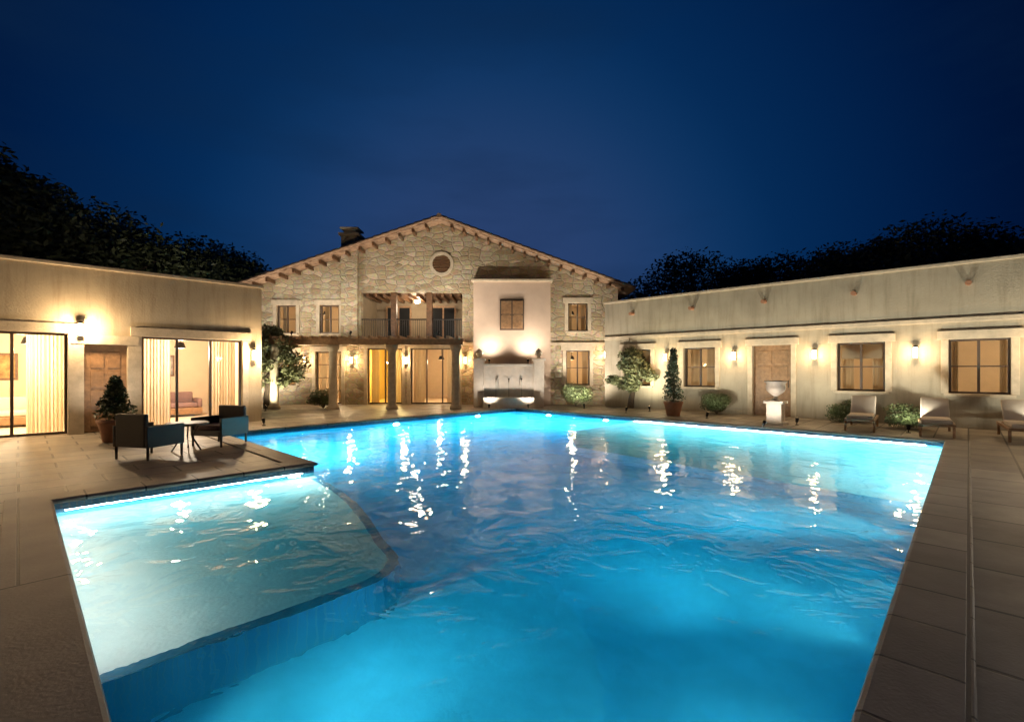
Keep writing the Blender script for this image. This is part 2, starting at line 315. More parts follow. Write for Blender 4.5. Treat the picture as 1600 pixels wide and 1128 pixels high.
# ---------------------------------------------------------------- building helpers (local frame: x right, y into the house)
def wall(parent,x0,x1,z0,z1,ops,m,t=.35,name='wall',y=0):
    b=MB();xs=sorted({x0,x1,*[o[0] for o in ops],*[o[1] for o in ops]});zs=sorted({z0,z1,*[o[2] for o in ops],*[o[3] for o in ops]})
    inop=lambda x,z:any(o[0]<x<o[1] and o[2]<z<o[3] for o in ops)
    for i in range(len(xs)-1):
        for k in range(len(zs)-1):
            if inop((xs[i]+xs[i+1])/2,(zs[k]+zs[k+1])/2): continue
            for yy in (y,y+t): b.poly([(xs[i],yy,zs[k]),(xs[i+1],yy,zs[k]),(xs[i+1],yy,zs[k+1]),(xs[i],yy,zs[k+1])])
    for (a,c,d,f) in list(ops)+[(x0,x1,z0,z1)]:
        for q in ([(a,d),(a,f)],[(c,d),(c,f)],[(a,d),(c,d)],[(a,f),(c,f)]):
            if q[0][1]==q[1][1]==z0: continue
            b.poly([(q[0][0],y,q[0][1]),(q[1][0],y,q[1][1]),(q[1][0],y+t,q[1][1]),(q[0][0],y+t,q[0][1])])
    bmesh.ops.remove_doubles(b.b,verts=b.b.verts,dist=.0005)
    bmesh.ops.recalc_face_normals(b.b,faces=b.b.faces)
    return b.build(name,m,parent,norm=False)
def window(parent,x0,x1,z0,z1,y=.12,mull=1,trans=1,sill=True,lab=None,cur=.26,name='window'):
    f=MB();s=.055
    f.box(x0,x1,y,y+.07,z1-s,z1).box(x0,x1,y,y+.07,z0,z0+s).box(x0,x0+s,y,y+.07,z0+s,z1-s).box(x1-s,x1,y,y+.07,z0+s,z1-s)
    for i in range(1,mull+1):
        xx=x0+(x1-x0)*i/(mull+1);f.box(xx-.03,xx+.03,y+.005,y+.065,z0+s,z1-s)
    for i in range(1,trans+1):
        zz=z0+(z1-z0)*i/(trans+1);f.box(x0+s,x1-s,y+.012,y+.058,zz-.016,zz+.016)
    o=f.build(name,frame_m,parent)
    if lab:o['label']=lab
    g_=MB();g_.poly([(x0+s,y+.035,z0+s),(x1-s,y+.035,z0+s),(x1-s,y+.035,z1-s),(x0+s,y+.035,z1-s)]);g_.build('pane',glass,o)
    if sill:
        k=MB();k.box(x0-.1,x1+.1,-.07,y-.002,z0-.08,z0-.002,bev=.012);k.build('sill',trim,o)
    if cur:
        for (a,d) in ((x0+.05,x0+(x1-x0)*cur),(x1-(x1-x0)*cur,x1-.05)):
            c=MB();n=30;pts=[(a+(d-a)*i/n,y+.38+.045*math.sin(i*1.9)) for i in range(n+1)]
            for i in range(n): c.poly([(pts[i][0],pts[i][1],z0+.03),(pts[i+1][0],pts[i+1][1],z0+.03),(pts[i+1][0],pts[i+1][1],z1+.05),(pts[i][0],pts[i][1],z1+.05)])
            c.build('curtain',curtain,o,smooth=True,norm=False)
    return o
def surround(parent,x0,x1,z0,z1,w_=.16,p=.05):
    b=MB();b.box(x0-w_-.08,x1+w_+.08,-p-.02,0.003,z1,z1+.24,bev=.01)
    b.box(x0-w_,x0-.002,-p,.003,z0,z1-.003,bev=.01).box(x1+.002,x1+w_,-p,.003,z0,z1-.003,bev=.01)
    return b.build('stone_surround',trim,parent)
def door(parent,x0,x1,z1,y=.14):
    b=MB();b.box(x0,x1,y,y+.06,.02,z1)
    for i in range(2):
        for k in range(4):
            a=x0+.1+(x1-x0-.2)*i/2+.03;c=a+(x1-x0-.2)/2-.06;zz=.15+(z1-.25)*k/4;b.box(a,c,y-.018,y-.001,zz,zz+(z1-.25)/4-.08,bev=.008)
    d=b.build('door',wood_l,parent);h=MB();h.tube([(x1-.1,y-.05,1.0),(x1-.1,y-.05,1.25)],.012);h.tube([(x1-.1,y,1.02),(x1-.1,y-.05,1.02)],.01);h.tube([(x1-.1,y,1.23),(x1-.1,y-.05,1.23)],.01);h.build('handle',metal,d)
    return d
def added_sconce(parent,x,z,power,y=0,col=(1,.68,.36)):  # added wall lamp, put in to light the facades
    b=MB();b.box(x-.05,x+.05,y-.03,y,z-.12,z+.12,bev=.008);b.tube([(x,y-.03,z),(x,y-.13,z)],.012)
    o=b.build('added_wall_lamp',metal,parent)
    c=MB();c.lathe([(.06,-.16),(.065,-.15),(.02,-.15),(.02,.15),(.075,.15),(.07,.17),(.02,.21)],(x,y-.14,z),12);c.build('cage',metal,o)
    c=MB();c.lathe([(.055,-.145),(.055,.145)],(x,y-.14,z),12);c.build('shade',glow_w,o)
    if power: lamp((x,y-.30,z),power,col,.07,parent=parent)
def added_uplight(p,power,col=(1,.72,.44),label='',aim=(0,1),tilt=14,size=110):  # added spotlight, put in to brighten walls, trees and stonework
    t=empty('added_spotlight',p,0,label=label,cat='spotlight',group='small added black spotlights in front of the walls')
    a=Vector((aim[0],aim[1],0)).normalized()
    d=(Vector((0,0,1))*math.cos(R(tilt))+a*math.sin(R(tilt))).normalized()
    b=MB();b.tube([(0,0,0),(0,0,.10)],.012);b.tube([(0,0,.002),(0,0,.02)],.05,12);b.build('spike',metal,t)
    b=MB();b.tube([Vector((0,0,.1))-d*.02,Vector((0,0,.1))+d*.10],[.035,.05],14);b.build('head',metal,t)
    b=MB();b.tube([Vector((0,0,.1))+d*.101,Vector((0,0,.1))+d*.105],[.042,.04],14);b.build('lens',glow_w,t)
    l=lamp(Vector((0,0,.1))+d*.13,power,col,.05,'SPOT',t,size=size,blend=1);l.rotation_euler=(-d).to_track_quat('Z','Y').to_euler()
    l.rotation_euler=d.to_track_quat('-Z','Y').to_euler()
def parapet(parent,x0,x1,z,depth):
    b=MB();b.box(x0-.05,x1+.05,-.06,.41,z+.002,z+.10,bev=.02)
    b.box(x0-.05,x0+.41,.412,depth+.05,z+.002,z+.10,bev=.02).box(x1-.41,x1+.05,.412,depth+.05,z+.002,z+.10,bev=.02)
    b.build('parapet_cap',trim,parent)
def shell(parent,x0,x1,z,depth,m):
    b=MB()   # end walls, back wall, roof deck
    b.box(x0,x0+.35,.352,depth,0,z).box(x1-.35,x1,.352,depth,0,z).box(x0+.352,x1-.352,depth-.35,depth,0,z)
    b.box(x0+.352,x1-.352,.352,depth-.352,z-.6,z-.4);b.build('outer_walls',m,parent)
def room(parent,x0,x1,y1,z1,m,power,col=(1,.72,.42),lights=None,y0=.36,z0=0):
    b=MB();b.poly([(x0,y0,z0+.01),(x1,y0,z0+.01),(x1,y1,z0+.01),(x0,y1,z0+.01)]);b.poly([(x0,y0,z1),(x1,y0,z1),(x1,y1,z1),(x0,y1,z1)])
    b.poly([(x0,y1,z0),(x1,y1,z0),(x1,y1,z1),(x0,y1,z1)]);b.poly([(x0,y0,z0),(x0,y1,z0),(x0,y1,z1),(x0,y0,z1)]);b.poly([(x1,y0,z0),(x1,y1,z0),(x1,y1,z1),(x1,y0,z1)])
    o=b.build('interior',m,parent)
    for (lx,ly) in (lights or [((x0+x1)/2,(y0+y1)/2)]):
        c=MB();c.tube([(lx,ly,z1-.005),(lx,ly,z1-.45)],.01);c.lathe([(.16,-.62),(.10,-.45),(.03,-.43)],(lx,ly,z1),16);lo=c.build('pendant_lamp',metal,parent)
        c=MB();c.lathe([(.02,-.60),(.055,-.57),(.055,-.53),(.02,-.5)],(lx,ly,z1),12);c.build('bulb',glow_w,lo)
        lamp((lx,ly,z1-.75),power,col,.1,parent=parent)
    return o
# ---- left wing
lw=empty('left_wing_house',UV(0,16),AL,label='low flat-roofed tan house on the left with brightly lit glass openings',cat='house')
ops=[(-6.5,-4.2,.0,2.45),(-2.0,.85,.0,2.5),(1.15,2.0,.0,2.25),(2.3,4.75,.0,2.5)]
wall(lw,-11,5.3,0,4.15,ops,stucco);shell(lw,-11,5.3,4.15,7,stucco);parapet(lw,-11,5.3,4.15,7)
for o_ in ops: surround(lw,*o_)
window(lw,-6.5,-4.2,0.03,2.45,mull=1,trans=2,sill=False);window(lw,-2.0,.85,.03,2.5,mull=2,trans=0,sill=False,cur=.25);window(lw,2.3,4.75,.03,2.5,mull=2,trans=0,sill=False,cur=.30)
door(lw,1.15,2.0,2.25)
room(lw,-10.6,1.0,4.6,2.9,inner,420,col=(1,.78,.5),lights=[(-5.4,2.2),(-1.6,1.6),(.2,1.6)])
room(lw,2.08,4.94,4.6,2.9,inner,430,col=(1,.80,.60),lights=[(3.5,1.7)])
# furniture inside
def sofa(x,y,rot,m,name='sofa',label='',cat='sofa',par=lw,w_=1.9):
    M=par.matrix_world if False else None
    p=UV(x,16+y);t=empty(name,(p.x,p.y,.012),AL+rot,label=label,cat=cat)
    b=MB();b.box(-w_/2,w_/2,-.42,.42,.08,.30,bev=.03);b.build('base',wood_l,t)
    b=MB();b.box(-w_/2+.14,0-.01,-.42,.28,.302,.46,bev=.05).box(.01,w_/2-.14,-.42,.28,.302,.46,bev=.05);b.build('seat_cushion',m,t,True)
    b=MB();b.box(-w_/2+.14,w_/2-.14,.24,.42,.31,.82,bev=.06);b.build('backrest',m,t,True)
    for s in (-1,1):
        b=MB();b.box(s*(w_/2-.07)-.065,s*(w_/2-.07)+.065,-.42,.42,.303,.60,bev=.04);b.build('armrest',m,t,True)
    return t
sofa(-.6,3.4,0,cush,label='cream sofa inside the lit room behind the leftmost glass doors')
sofa(3.5,3.6,0,cushd,label='dark plum sofa inside the lit room right of the wooden door')
def picture(x,z,w_,h,c,label):
    p=UV(x,16+4.56);t=empty('framed_picture',(p.x,p.y,z),AL,label=label,cat='picture')
    b=MB();b.box(-w_/2,w_/2,0,.03,-h/2,h/2,bev=.01);b.build('frame',wood,t)
    b=MB();b.poly([(-w_/2+.06,-.004,-h/2+.06),(w_/2-.06,-.004,-h/2+.06),(w_/2-.06,-.004,h/2-.06),(-w_/2+.06,-.004,h/2-.06)]);b.build('canvas',mat('canvas_'+c[0],c[1],.8,var=.6,scale=5,bump=0),t)
picture(-.6,1.7,1.2,.8,('ochre',(.35,.2,.08)),'wide ochre picture above the cream sofa')
picture(3.4,1.75,1.0,.75,('grey',(.3,.28,.26)),'grey picture above the dark plum sofa')
for x in (-3.1,1.0+.075-.0,5.04): added_sconce(lw,x,2.05 if x<1 or x>2 else 2.6,175)
# ---- main gabled house
MY=22.0;XL,XR,XP=-12.2,4.9,-3.26
mh=empty('gabled_house',(0,MY,0),0,label='tall gabled stone house at the far centre with a dark recessed balcony',cat='house')
EZ=5.35;PZ=8.35
ops=[(-11.1,-10.0,.9,2.4),(-9.1,-7.9,.0,2.45),(-6.7,-5.1,.0,2.6),(-4.7,-2.5,.0,2.6),(2.5,3.6,.9,2.5),
     (-10.9,-10.0,3.3,4.6),(-8.9,-8.0,3.3,4.6),(-7.0,-2.3,2.95,5.2),(2.6,3.5,3.4,4.7)]
wall(mh,XL,XR,0,EZ,ops,stone_m);
b=MB()   # gable triangle
for yy in (0,.35): b.poly([(XL,yy,EZ),(XR,yy,EZ),(XP,yy,PZ)])
g_=b.build('gable',stone_m,mh)
b=MB();b.lathe([(.42,0),(.42,.02)],seg=24);bpy.data.meshes.remove(b.build('tmp',trim).data)
b=MB()
for k in range(24):
    a0=2*math.pi*k/24;a1=2*math.pi*(k+1)/24
    for r0,r1,yy in ((.42,.56,-.06),):
        b.poly([(XP+r0*math.cos(a0),yy,6.5+r0*math.sin(a0)),(XP+r1*math.cos(a0),yy,6.5+r1*math.sin(a0)),(XP+r1*math.cos(a1),yy,6.5+r1*math.sin(a1)),(XP+r0*math.cos(a1),yy,6.5+r0*math.sin(a1))])
        b.poly([(XP+r1*math.cos(a0),yy,6.5+r1*math.sin(a0)),(XP+r1*math.cos(a0),0,6.5+r1*math.sin(a0)),(XP+r1*math.cos(a1),0,6.5+r1*math.sin(a1)),(XP+r1*math.cos(a1),yy,6.5+r1*math.sin(a1))])
        b.poly([(XP+r0*math.cos(a0),yy,6.5+r0*math.sin(a0)),(XP+r0*math.cos(a0),0,6.5+r0*math.sin(a0)),(XP+r0*math.cos(a1),0,6.5+r0*math.sin(a1)),(XP+r0*math.cos(a1),yy,6.5+r0*math.sin(a1))])
vent=b.build('round_vent',trim,mh)
b=MB()
for k in range(6):
    zz=6.5-.34+.12*k;hw=math.sqrt(max(.01,.42**2-(zz+.03-6.5)**2));b.box(XP-hw,XP+hw,-.04,-.012,zz,zz+.075)
b.build('louvre',wood,vent)
b=MB();b.box(XL,XL+.35,.352,11,0,EZ).box(XR-.35,XR,.352,11,0,EZ).box(XL+.352,XR-.352,10.65,11,0,EZ)
b.build('outer_walls',stone_m,mh)
b=MB();b.poly([(XL,11,EZ),(XR,11,EZ),(XP,11,PZ)]);b.build('back_gable',stone_m,mh)
# clay roof: corrugated slopes with thickness
def slope(xe,ze,xr,zr,y0,y1,sgn):
    b=MB();n=int((y1-y0)/.055);top=[];bo=[]
    nx=Vector((xr-xe,0,zr-ze)).normalized();up=Vector((-nx.z,0,nx.x)) if nx.x>0 else Vector((nx.z,0,-nx.x))
    for i in range(n+1):
        y=y0+(y1-y0)*i/n;h=.085*abs(math.sin(i*math.pi/4))
        a=Vector((xe,y,ze))+up*(.10+h);c=Vector((xr,y,zr))+up*(.10+h)
        top.append((b.b.verts.new(a),b.b.verts.new(c)));bo.append((b.b.verts.new(Vector((xe,y,ze))),b.b.verts.new(Vector((xr,y,zr)))))
    for i in range(n):
        b.b.faces.new((top[i][0],top[i][1],top[i+1][1],top[i+1][0]));b.b.faces.new((bo[i][0],bo[i][1],bo[i+1][1],bo[i+1][0]))
        b.b.faces.new((top[i][0],top[i+1][0],bo[i+1][0],bo[i][0]))
    b.b.faces.new((top[0][0],top[0][1],bo[0][1],bo[0][0]));return b
sl=(PZ-EZ)/(XP-XL);sr=(PZ-EZ)/(XR-XP)
rf=slope(XL-.6,EZ-.6*sl+.02,XP,PZ+.02,-.75,11.4,1).build('roof',tile,mh)
slope(XR+.6,EZ-.6*sr+.02,XP,PZ+.02,-.75,11.4,-1).build('roof',tile,mh)
b=MB()   # verge tiles laid along both rakes and ridge tiles
for (xe,ze) in ((XL-.6,EZ-.6*sl),(XR+.6,EZ-.6*sr)):
    n=26
    for i in range(n):
        p=Vector((xe,-.72,ze)).lerp(Vector((XP,-.72,PZ)),i/n);q=Vector((xe,-.72,ze)).lerp(Vector((XP,-.72,PZ)),(i+1.12)/n)
        b.tube([p+Vector((0,0,.15)),q+Vector((0,0,.13))],[.10,.08],8)
n=30
for i in range(n): b.tube([(XP,-.8+12.2*i/n,PZ+.14),(XP,-.8+12.2*(i+1.12)/n,PZ+.12)],[.12,.10],8)
b.build('ridge_tiles',tile,rf)
for (xe,ze,s) in ((XL-.6,EZ-.6*sl,sl),(XR+.6,EZ-.6*sr,-sr)):
    n=16
    for i in range(1,n):
        p=Vector((xe,0,ze)).lerp(Vector((XP,0,PZ)),i/n);b=MB();b.box(p.x-.05,p.x+.05,-.70,-.003,p.z-.17,p.z-.02);b.build('rafter',wood,rf)
def chimney(x,y,w_,z0,z1):
    b=MB();b.box(x-w_/2,x+w_/2,y,y+.8,z0,z1);c=b.build('chimney',stone_m,mh)
    b=MB();b.box(x-w_/2-.1,x+w_/2+.1,y-.08,y+.9,z1+.002,z1+.12,bev=.02).box(x-w_/2+.1,x+w_/2-.1,y+.1,y+.7,z1+.122,z1+.3).box(x-w_/2-.05,x+w_/2+.05,y-.05,y+.85,z1+.302,z1+.38,bev=.02);b.build('chimney_cap',trim,c)
chimney(-7.45,-.28,.74,2.9,7.75)
# balcony recess
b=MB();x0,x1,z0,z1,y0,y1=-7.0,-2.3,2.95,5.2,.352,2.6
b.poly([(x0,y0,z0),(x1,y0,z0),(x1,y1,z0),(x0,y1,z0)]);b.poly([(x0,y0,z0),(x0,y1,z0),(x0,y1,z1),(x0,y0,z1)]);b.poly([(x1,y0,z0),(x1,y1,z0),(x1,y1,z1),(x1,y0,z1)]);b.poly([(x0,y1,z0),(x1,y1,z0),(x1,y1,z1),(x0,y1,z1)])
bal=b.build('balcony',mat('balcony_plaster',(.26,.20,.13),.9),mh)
b=MB()
b.box(x0,x1,y0,y1,z1,z1+.05)
for i in range(12): xx=x0+.2+i*(x1-x0-.4)/11;b.box(xx-.06,xx+.06,y0,y1,z1-.16,z1-.002)
b.build('timber_ceiling',wood,bal)
b=MB();b.box(x0+.002,x1-.002,.06,.11,3.92,3.97).box(x0+.002,x1-.002,.07,.10,3.05,3.08)
for i in range(46): xx=x0+.05+i*(x1-x0-.1)/45;b.box(xx-.009,xx+.009,.075,.095,3.08,3.92)
b.build('railing',metal,bal)
for xx in (-5.5,-3.85):
    b=MB();b.box(xx-.13,xx+.13,.04,.30,2.952,5.19,bev=.02);b.build('post',wood,bal)
for (a,c) in ((-6.5,-5.2),(-4.2,-2.9)):
    b=MB();b.box(a,c,y1-.08,y1-.01,z0+.02,z0+1.95);d_=b.build('door',wood_l,bal);b=MB()
    for k in range(2):
        m_=a+.08+(c-a-.08)*k/2;b.poly([(m_,y1-.086,z0+.2),(m_+(c-a)/2-.12,y1-.086,z0+.2),(m_+(c-a)/2-.12,y1-.086,z0+1.85),(m_,y1-.086,z0+1.85)])
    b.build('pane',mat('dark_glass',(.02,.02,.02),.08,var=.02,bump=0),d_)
lamp((-4.65,1.3,4.6),110,(1,.82,.58),.12,parent=mh)
c=MB();c.lathe([(.13,5.02),(.15,5.0),(.15,4.90),(.05,4.86)],(-4.65,1.3,0),16);c.build('added_ceiling_lamp',glow_w,bal)  # added lamp that brightens the balcony recess
# openings
window(mh,-11.1,-10.0,.9,2.4);window(mh,2.5,3.6,.9,2.5)
for o_ in ((-10.9,-10.0,3.3,4.6),(-8.9,-8.0,3.3,4.6),(2.6,3.5,3.4,4.7)): window(mh,*o_)
for o_ in ops:
    if o_[0]!=-7.0: surround(mh,*o_)
window(mh,-9.1,-7.9,.03,2.45,sill=False,name='glass_door',trans=3);window(mh,-6.7,-5.1,.03,2.6,mull=1,trans=0,sill=False,name='glass_door');window(mh,-4.7,-2.5,.03,2.6,mull=2,trans=0,sill=False,name='glass_door')
amber=mat('amber_plaster',(.62,.46,.16),.85,var=.06,bump=.1)
room(mh,-11.8,-7.3,5,2.75,inner,260,lights=[(-9.2,2.2)]);room(mh,-7.1,-4.9,5,2.75,amber,300,col=(1,.74,.30),lights=[(-6.0,1.9)])
room(mh,-4.8,-2.0,5,2.75,inner,180,lights=[(-3.6,2.2)]);room(mh,1.2,4.4,4,2.75,inner,120,lights=[(3,2)])
room(mh,-11.8,-7.3,4,5.0,inner,90,z0=2.96,lights=[(-9.4,2.0)]);room(mh,1.2,4.4,4,5.0,inner,50,z0=2.96,lights=[(3,2)])
b=MB();b.box(XL-.02,XR+.02,-.07,.002,2.74,2.88,bev=.015);b.build('string_course',trim,mh)
# smooth plaster bay that catches the lamps
b=MB();b.box(-1.75,1.75,-.45,-.004,0,5.6);bay=b.build('plaster_bay',mat('bay_plaster',(.49,.375,.29),.9,var=.1,scale=1,bump=.3,bscale=20),mh)
b=MB();b.box(-1.85,1.85,-.55,-.003,5.602,5.72,bev=.02);b.build('bay_cap',trim,bay)
b=MB();b.box(-.55,.55,-.50,-.451,3.4,4.8,bev=.01);w1=b.build('window',frame_m,bay)
b=MB();
for sx in (-.49,.03):
    for sz in (3.47,4.13): b.box(sx,sx+.46,-.53,-.503,sz,sz+.6,bev=.008)
    for q in range(20): b.box(sx+.05,sx+.41,-.54,-.531,3.52+.06*q,3.55+.06*q)
b.build('shutter',wood_l,w1)
# porch with stone columns in front of the doors
b=MB();b.box(-9.9,-2.0,-2.75,-2.5,2.62,2.86,bev=.02)
for i in range(20): xx=-9.7+i*7.5/19;b.box(xx-.05,xx+.05,-2.9,-.072,2.863,2.98)
pg=b.build('pergola_beams',wood_l,mh)
for xx in (-9.7,-7.3,-4.9,-2.3):
    b=MB();b.lathe([(.24,0),(.24,.12),(.20,.16),(.17,.22),(.155,2.3),(.17,2.36),(.21,2.44),(.24,2.47),(.24,2.617)],(xx,-2.62,0),20);b.build('column',trim,mh,True)
for xx in (-9.55,-7.4,-4.9,-2.15): added_sconce(mh,xx,2.05,60)
added_sconce(mh,4.3,2.3,26)
# ---- right wing
rw=empty('right_wing_house',UV(18,0),AL-math.pi/2,label='long low flat-roofed house on the right with a row of windows',cat='house')
# local x = -v
ops=[]
for i,xc in enumerate((-10.0,-7.4,-4.9,-2.4,.2,2.8)):
    ops.append((xc-.6,xc+.6,.0 if i==2 else .95,2.45))
ops.append((4.6,7.4,.0,2.6))
wall(rw,-11.6,14,0,4.5,ops,stucco_r);shell(rw,-11.6,14,4.5,7,stucco_r);parapet(rw,-11.6,14,4.5,7)
for i,o_ in enumerate(ops):
    surround(rw,*o_);
    if i==2: door(rw,o_[0],o_[1],2.45)
    elif i==6: window(rw,o_[0],o_[1],.03,o_[3],mull=2,trans=0,sill=False,name='glass_door')
    else:
        wn=window(rw,*o_,cur=(.20,.42,0,.30,.16,.36)[i])
        if i in (0,3,5):
            b=MB();zb=o_[2]+(o_[3]-o_[2])*(.45 if i!=3 else .68);b.box(o_[0]+.07,o_[1]-.07,.26,.264,zb,o_[3]);b.tube([(o_[0]+.07,.262,zb),(o_[1]-.07,.262,zb)],.014,8);b.build('blind',curtain,wn)
room(rw,-11.2,3.8,4,2.8,inner,90,lights=[(-9,2),(-4,2),(1,2)]);room(rw,4,8,4,2.8,inner,30,lights=[(6,2)])
b=MB();b.box(-11.62,14.02,-.06,.002,2.92,3.05,bev=.012);b.build('string_course',trim,rw)
for x in (-8.7,-6.1,-3.6,-1.1,1.5,3.9): added_sconce(rw,x,2.1,45)
for i in range(9):
    xx=-10.2+i*2.55;b=MB();b.tube([(xx,-.28,3.95),(xx,.1,3.98)],.07,10);b.build('water_spout',terra,rw)
# linking wall between gabled house and right wing
lk=empty('linking_wall',(4.9,21.2,0),0,label='short plastered wall joining the gabled house to the right wing',cat='wall')
b=MB();b.box(.02,2.6,0,.4,0,3.9);b.build('wall',stucco,lk);b=MB();b.box(-.0,2.65,-.06,.46,3.902,4.0,bev=.02);b.build('cap',trim,lk)
# ---- added wall washers
def upl(u,v,p,aim,lab,**k): q=UV(u,v);added_uplight((q.x,q.y,.001),p,label=lab,aim=aim,**k)
WC=(1,.87,.71)
for i,(x,p) in enumerate(((-3.1,130),(1.6,130),(4.9,120))):
    upl(x,14.6,p,(dL.x,dL.y),['added black ground spotlight left of the leftmost glass doors','added black ground spotlight before the wooden door of the left wing','added black ground spotlight at the right end of the left wing'][i],tilt=30,col=WC)
for i,vv in enumerate((9.2,6.2,3.6,1.1,-1.5,-3.9)):
    upl(15.7,vv,350,(dR.x,dR.y),'added black ground spotlight before the right wing, number %s from its far end'%['one','two','three','four','five','six'][i],tilt=32,col=(1,.95,.76),size=140)
for (x,y,z,p,l) in ((-11.5,MY-2.2,.001,1000,'added black ground spotlight before the left corner of the gabled house'),
    (-9.0,MY-2.62,2.985,450,'added black spotlight on the left end of the porch beams'),(-6.6,MY-2.62,2.985,330,'added black spotlight on the porch beams left of the balcony centre'),
    (-3.0,MY-2.62,2.985,600,'added black spotlight on the right end of the porch beams'),
    (-1.0,20.79,1.875,290,'added black spotlight on the left half of the fountain wall top'),(.7,20.79,1.875,290,'added black spotlight on the right half of the fountain wall top'),
    (3.0,MY-2.3,.001,900,'added black ground spotlight before the right corner of the gabled house')):
    added_uplight((x,y,z),p,label=l,tilt=34 if z<.1 else (19 if z<2 else 38),col=WC,size=140)
# gable floods under the eaves
# ---------------------------------------------------------------- planting
def leaf_cloud(b,c,rx,ry,rz,n,size,r):
    for _ in range(n):
        d=Vector((r.gauss(0,1),r.gauss(0,1),r.gauss(0,1))).normalized()*(r.random()**.4)
        p=Vector((c[0]+d.x*rx,c[1]+d.y*ry,c[2]+d.z*rz))
        a=Vector((r.gauss(0,1),r.gauss(0,1),r.gauss(0,.6))).normalized();q=a.cross(Vector((r.gauss(0,1),r.gauss(0,1),r.gauss(0,1)))).normalized()
        s=size*(.6+.8*r.random());b.poly([p-a*s*.5,p+q*s*.22,p+a*s*.5,p-q*s*.22])
def tree(name,h,cw,seed,leaf,nl=9000,ls=.22,trunk=.22,clumps=26,narrow=False):
    r=random.Random(seed);t=empty(name,(0,0,0));b=MB()
    pts=[Vector((0,0,-.05))];
    for i in range(1,6): pts.append(Vector((r.uniform(-.12,.12)*i*.4,r.uniform(-.12,.12)*i*.4,h*.13*i)))
    b.tube(pts,[trunk*(1-.13*i) for i in range(6)],9)
    cl=MB();cs=[]
    for i in range(clumps):
        a=r.uniform(0,6.283);k=i/clumps;zz=h*(.32+.62*k);rr=cw*.5*(math.sin(min(1,(k*.85+.18))*math.pi)**.7)*r.uniform(.35,1.0)
        c=Vector((rr*math.cos(a),rr*math.sin(a),zz));cs.append(c)
        st=pts[min(5,2+int(k*4))];mid=st.lerp(c,.5)+Vector((0,0,-.1*h*.3*r.random()));b.tube([st,mid,c],[trunk*.35,trunk*.2,trunk*.07],5)
        s=cw*r.uniform(.13,.22);leaf_cloud(cl,c,s*1.15,s*1.15,s*.75,nl//clumps,ls,r)
    b.build('trunk',bark,t);cl.build('crown',leaf,t,norm=False);return t
protoA=tree('leafy_tree',9,8,1,leaf_dark,nl=17000,ls=.22,trunk=.28,clumps=44);protoB=tree('leafy_tree',7.5,8.5,5,leaf_dark,nl=15000,ls=.2,trunk=.25,clumps=34);protoC=tree('leafy_tree',10,6.5,9,leaf_dark,nl=16000,ls=.24,trunk=.3,clumps=50)
protos=[protoA,protoB,protoC];used=[False]*3
def put_tree(k,px,d,top,lab):
    base=[9.3,7.7,10.3][k];h=1.6+(578-top)/742*d
    o=protos[k] if not used[k] else copy_tree(protos[k]);used[k]=True
    p=PX(px,d);s=h/base;o.location=(p.x,p.y,0);o.scale=(s*1.1,s*1.1,s);o.rotation_euler=(0,0,rnd.uniform(0,6.28))
    tag(o,lab,'tree','dark trees behind the houses')
T=[(2,-60,21,190,'tallest dark tree at the far left edge behind the left wing'),(0,25,24,262,'dark tree just inside the left edge behind the left wing'),(1,120,25,318,'rounded dark tree behind the leftmost glass doors'),
   (0,205,27,352,'dark tree rising behind the wooden door of the left wing'),(1,290,29,375,'low dark tree above the right half of the left wing'),(0,365,33,385,'dark tree between the left wing and the gabled house'),
   (1,1085,33,398,'small dark tree right of the gabled house roof'),(0,1160,31,405,'dark tree above the far end of the right wing'),(1,1235,30,400,'broad dark tree behind the middle of the right wing'),
   (0,1310,28,378,'dark tree behind the right wing, taller than its left neighbour'),(2,1385,26,364,'narrow dark tree behind the near part of the right wing'),(1,1455,25,350,'broad tall dark tree over the right wing near the right edge'),
   (0,1530,25,352,'dark tree second from the right edge behind the right wing'),(2,1610,26,362,'dark tree at the right edge of the picture')]
for a in T: put_tree(*a)
# lit olive trees
def place(t,p,lab,cat,grp=None,rz=0): t.location=p;t.rotation_euler=(0,0,rz);tag(t,lab,cat,grp);return t
o1=place(tree('olive_tree',3.5,2.7,21,leaf_olive,nl=8000,ls=.15,trunk=.16,clumps=22),PX(418,19.6),'lit olive tree in front of the left part of the gabled house','tree','lit olive trees')
o2=place(tree('olive_tree',2.5,1.9,23,leaf_olive,nl=7000,ls=.14,trunk=.14,clumps=20),PX(985,20.0),'lit olive tree where the gabled house meets the right wing','tree','lit olive trees')
for p,x,l in (((-9.6,18.5,.001),520,'added black ground spotlight under the olive tree left of the porch'),((5.3,18.3,.001),330,'added black ground spotlight under the olive tree beside the right wing')): added_uplight(p,x,label=l,tilt=22,col=(1,.9,.62),size=140)
def shrub(px,d,w_,h,leaf,lab,n=6000,seed=3,ls=.055):
    r=random.Random(seed);t=empty('shrub',PX(px,d),0,label=lab,cat='shrub',group='clipped shrubs against the walls')
    b=MB()
    for i in range(7): b.tube([(0,0,0),(r.uniform(-.3,.3)*w_,r.uniform(-.3,.3)*w_,h*.6)],[.02,.008],5)
    b.build('stem',bark,t);b=MB()
    for i in range(9): leaf_cloud(b,(r.uniform(-.3,.3)*w_,r.uniform(-.25,.25)*w_,h*r.uniform(.25,.75)),w_*.26,w_*.24,h*.25,n//9,ls,r)
    b.build('foliage',leaf,t,norm=False)
shrub(900,21.0,1.4,1.2,leaf_mid,'round shrub below the right window of the gabled house',seed=4)
shrub(505,19.9,1.2,.9,leaf_mid,'low shrub between the olive tree and the porch',seed=5)
shrub(1120,17.2,1.3,.8,leaf_mid,'low shrub under the second window of the right wing',seed=6)
shrub(1320,14.6,1.3,.75,leaf_mid,'low shrub under the middle windows of the right wing',seed=8)
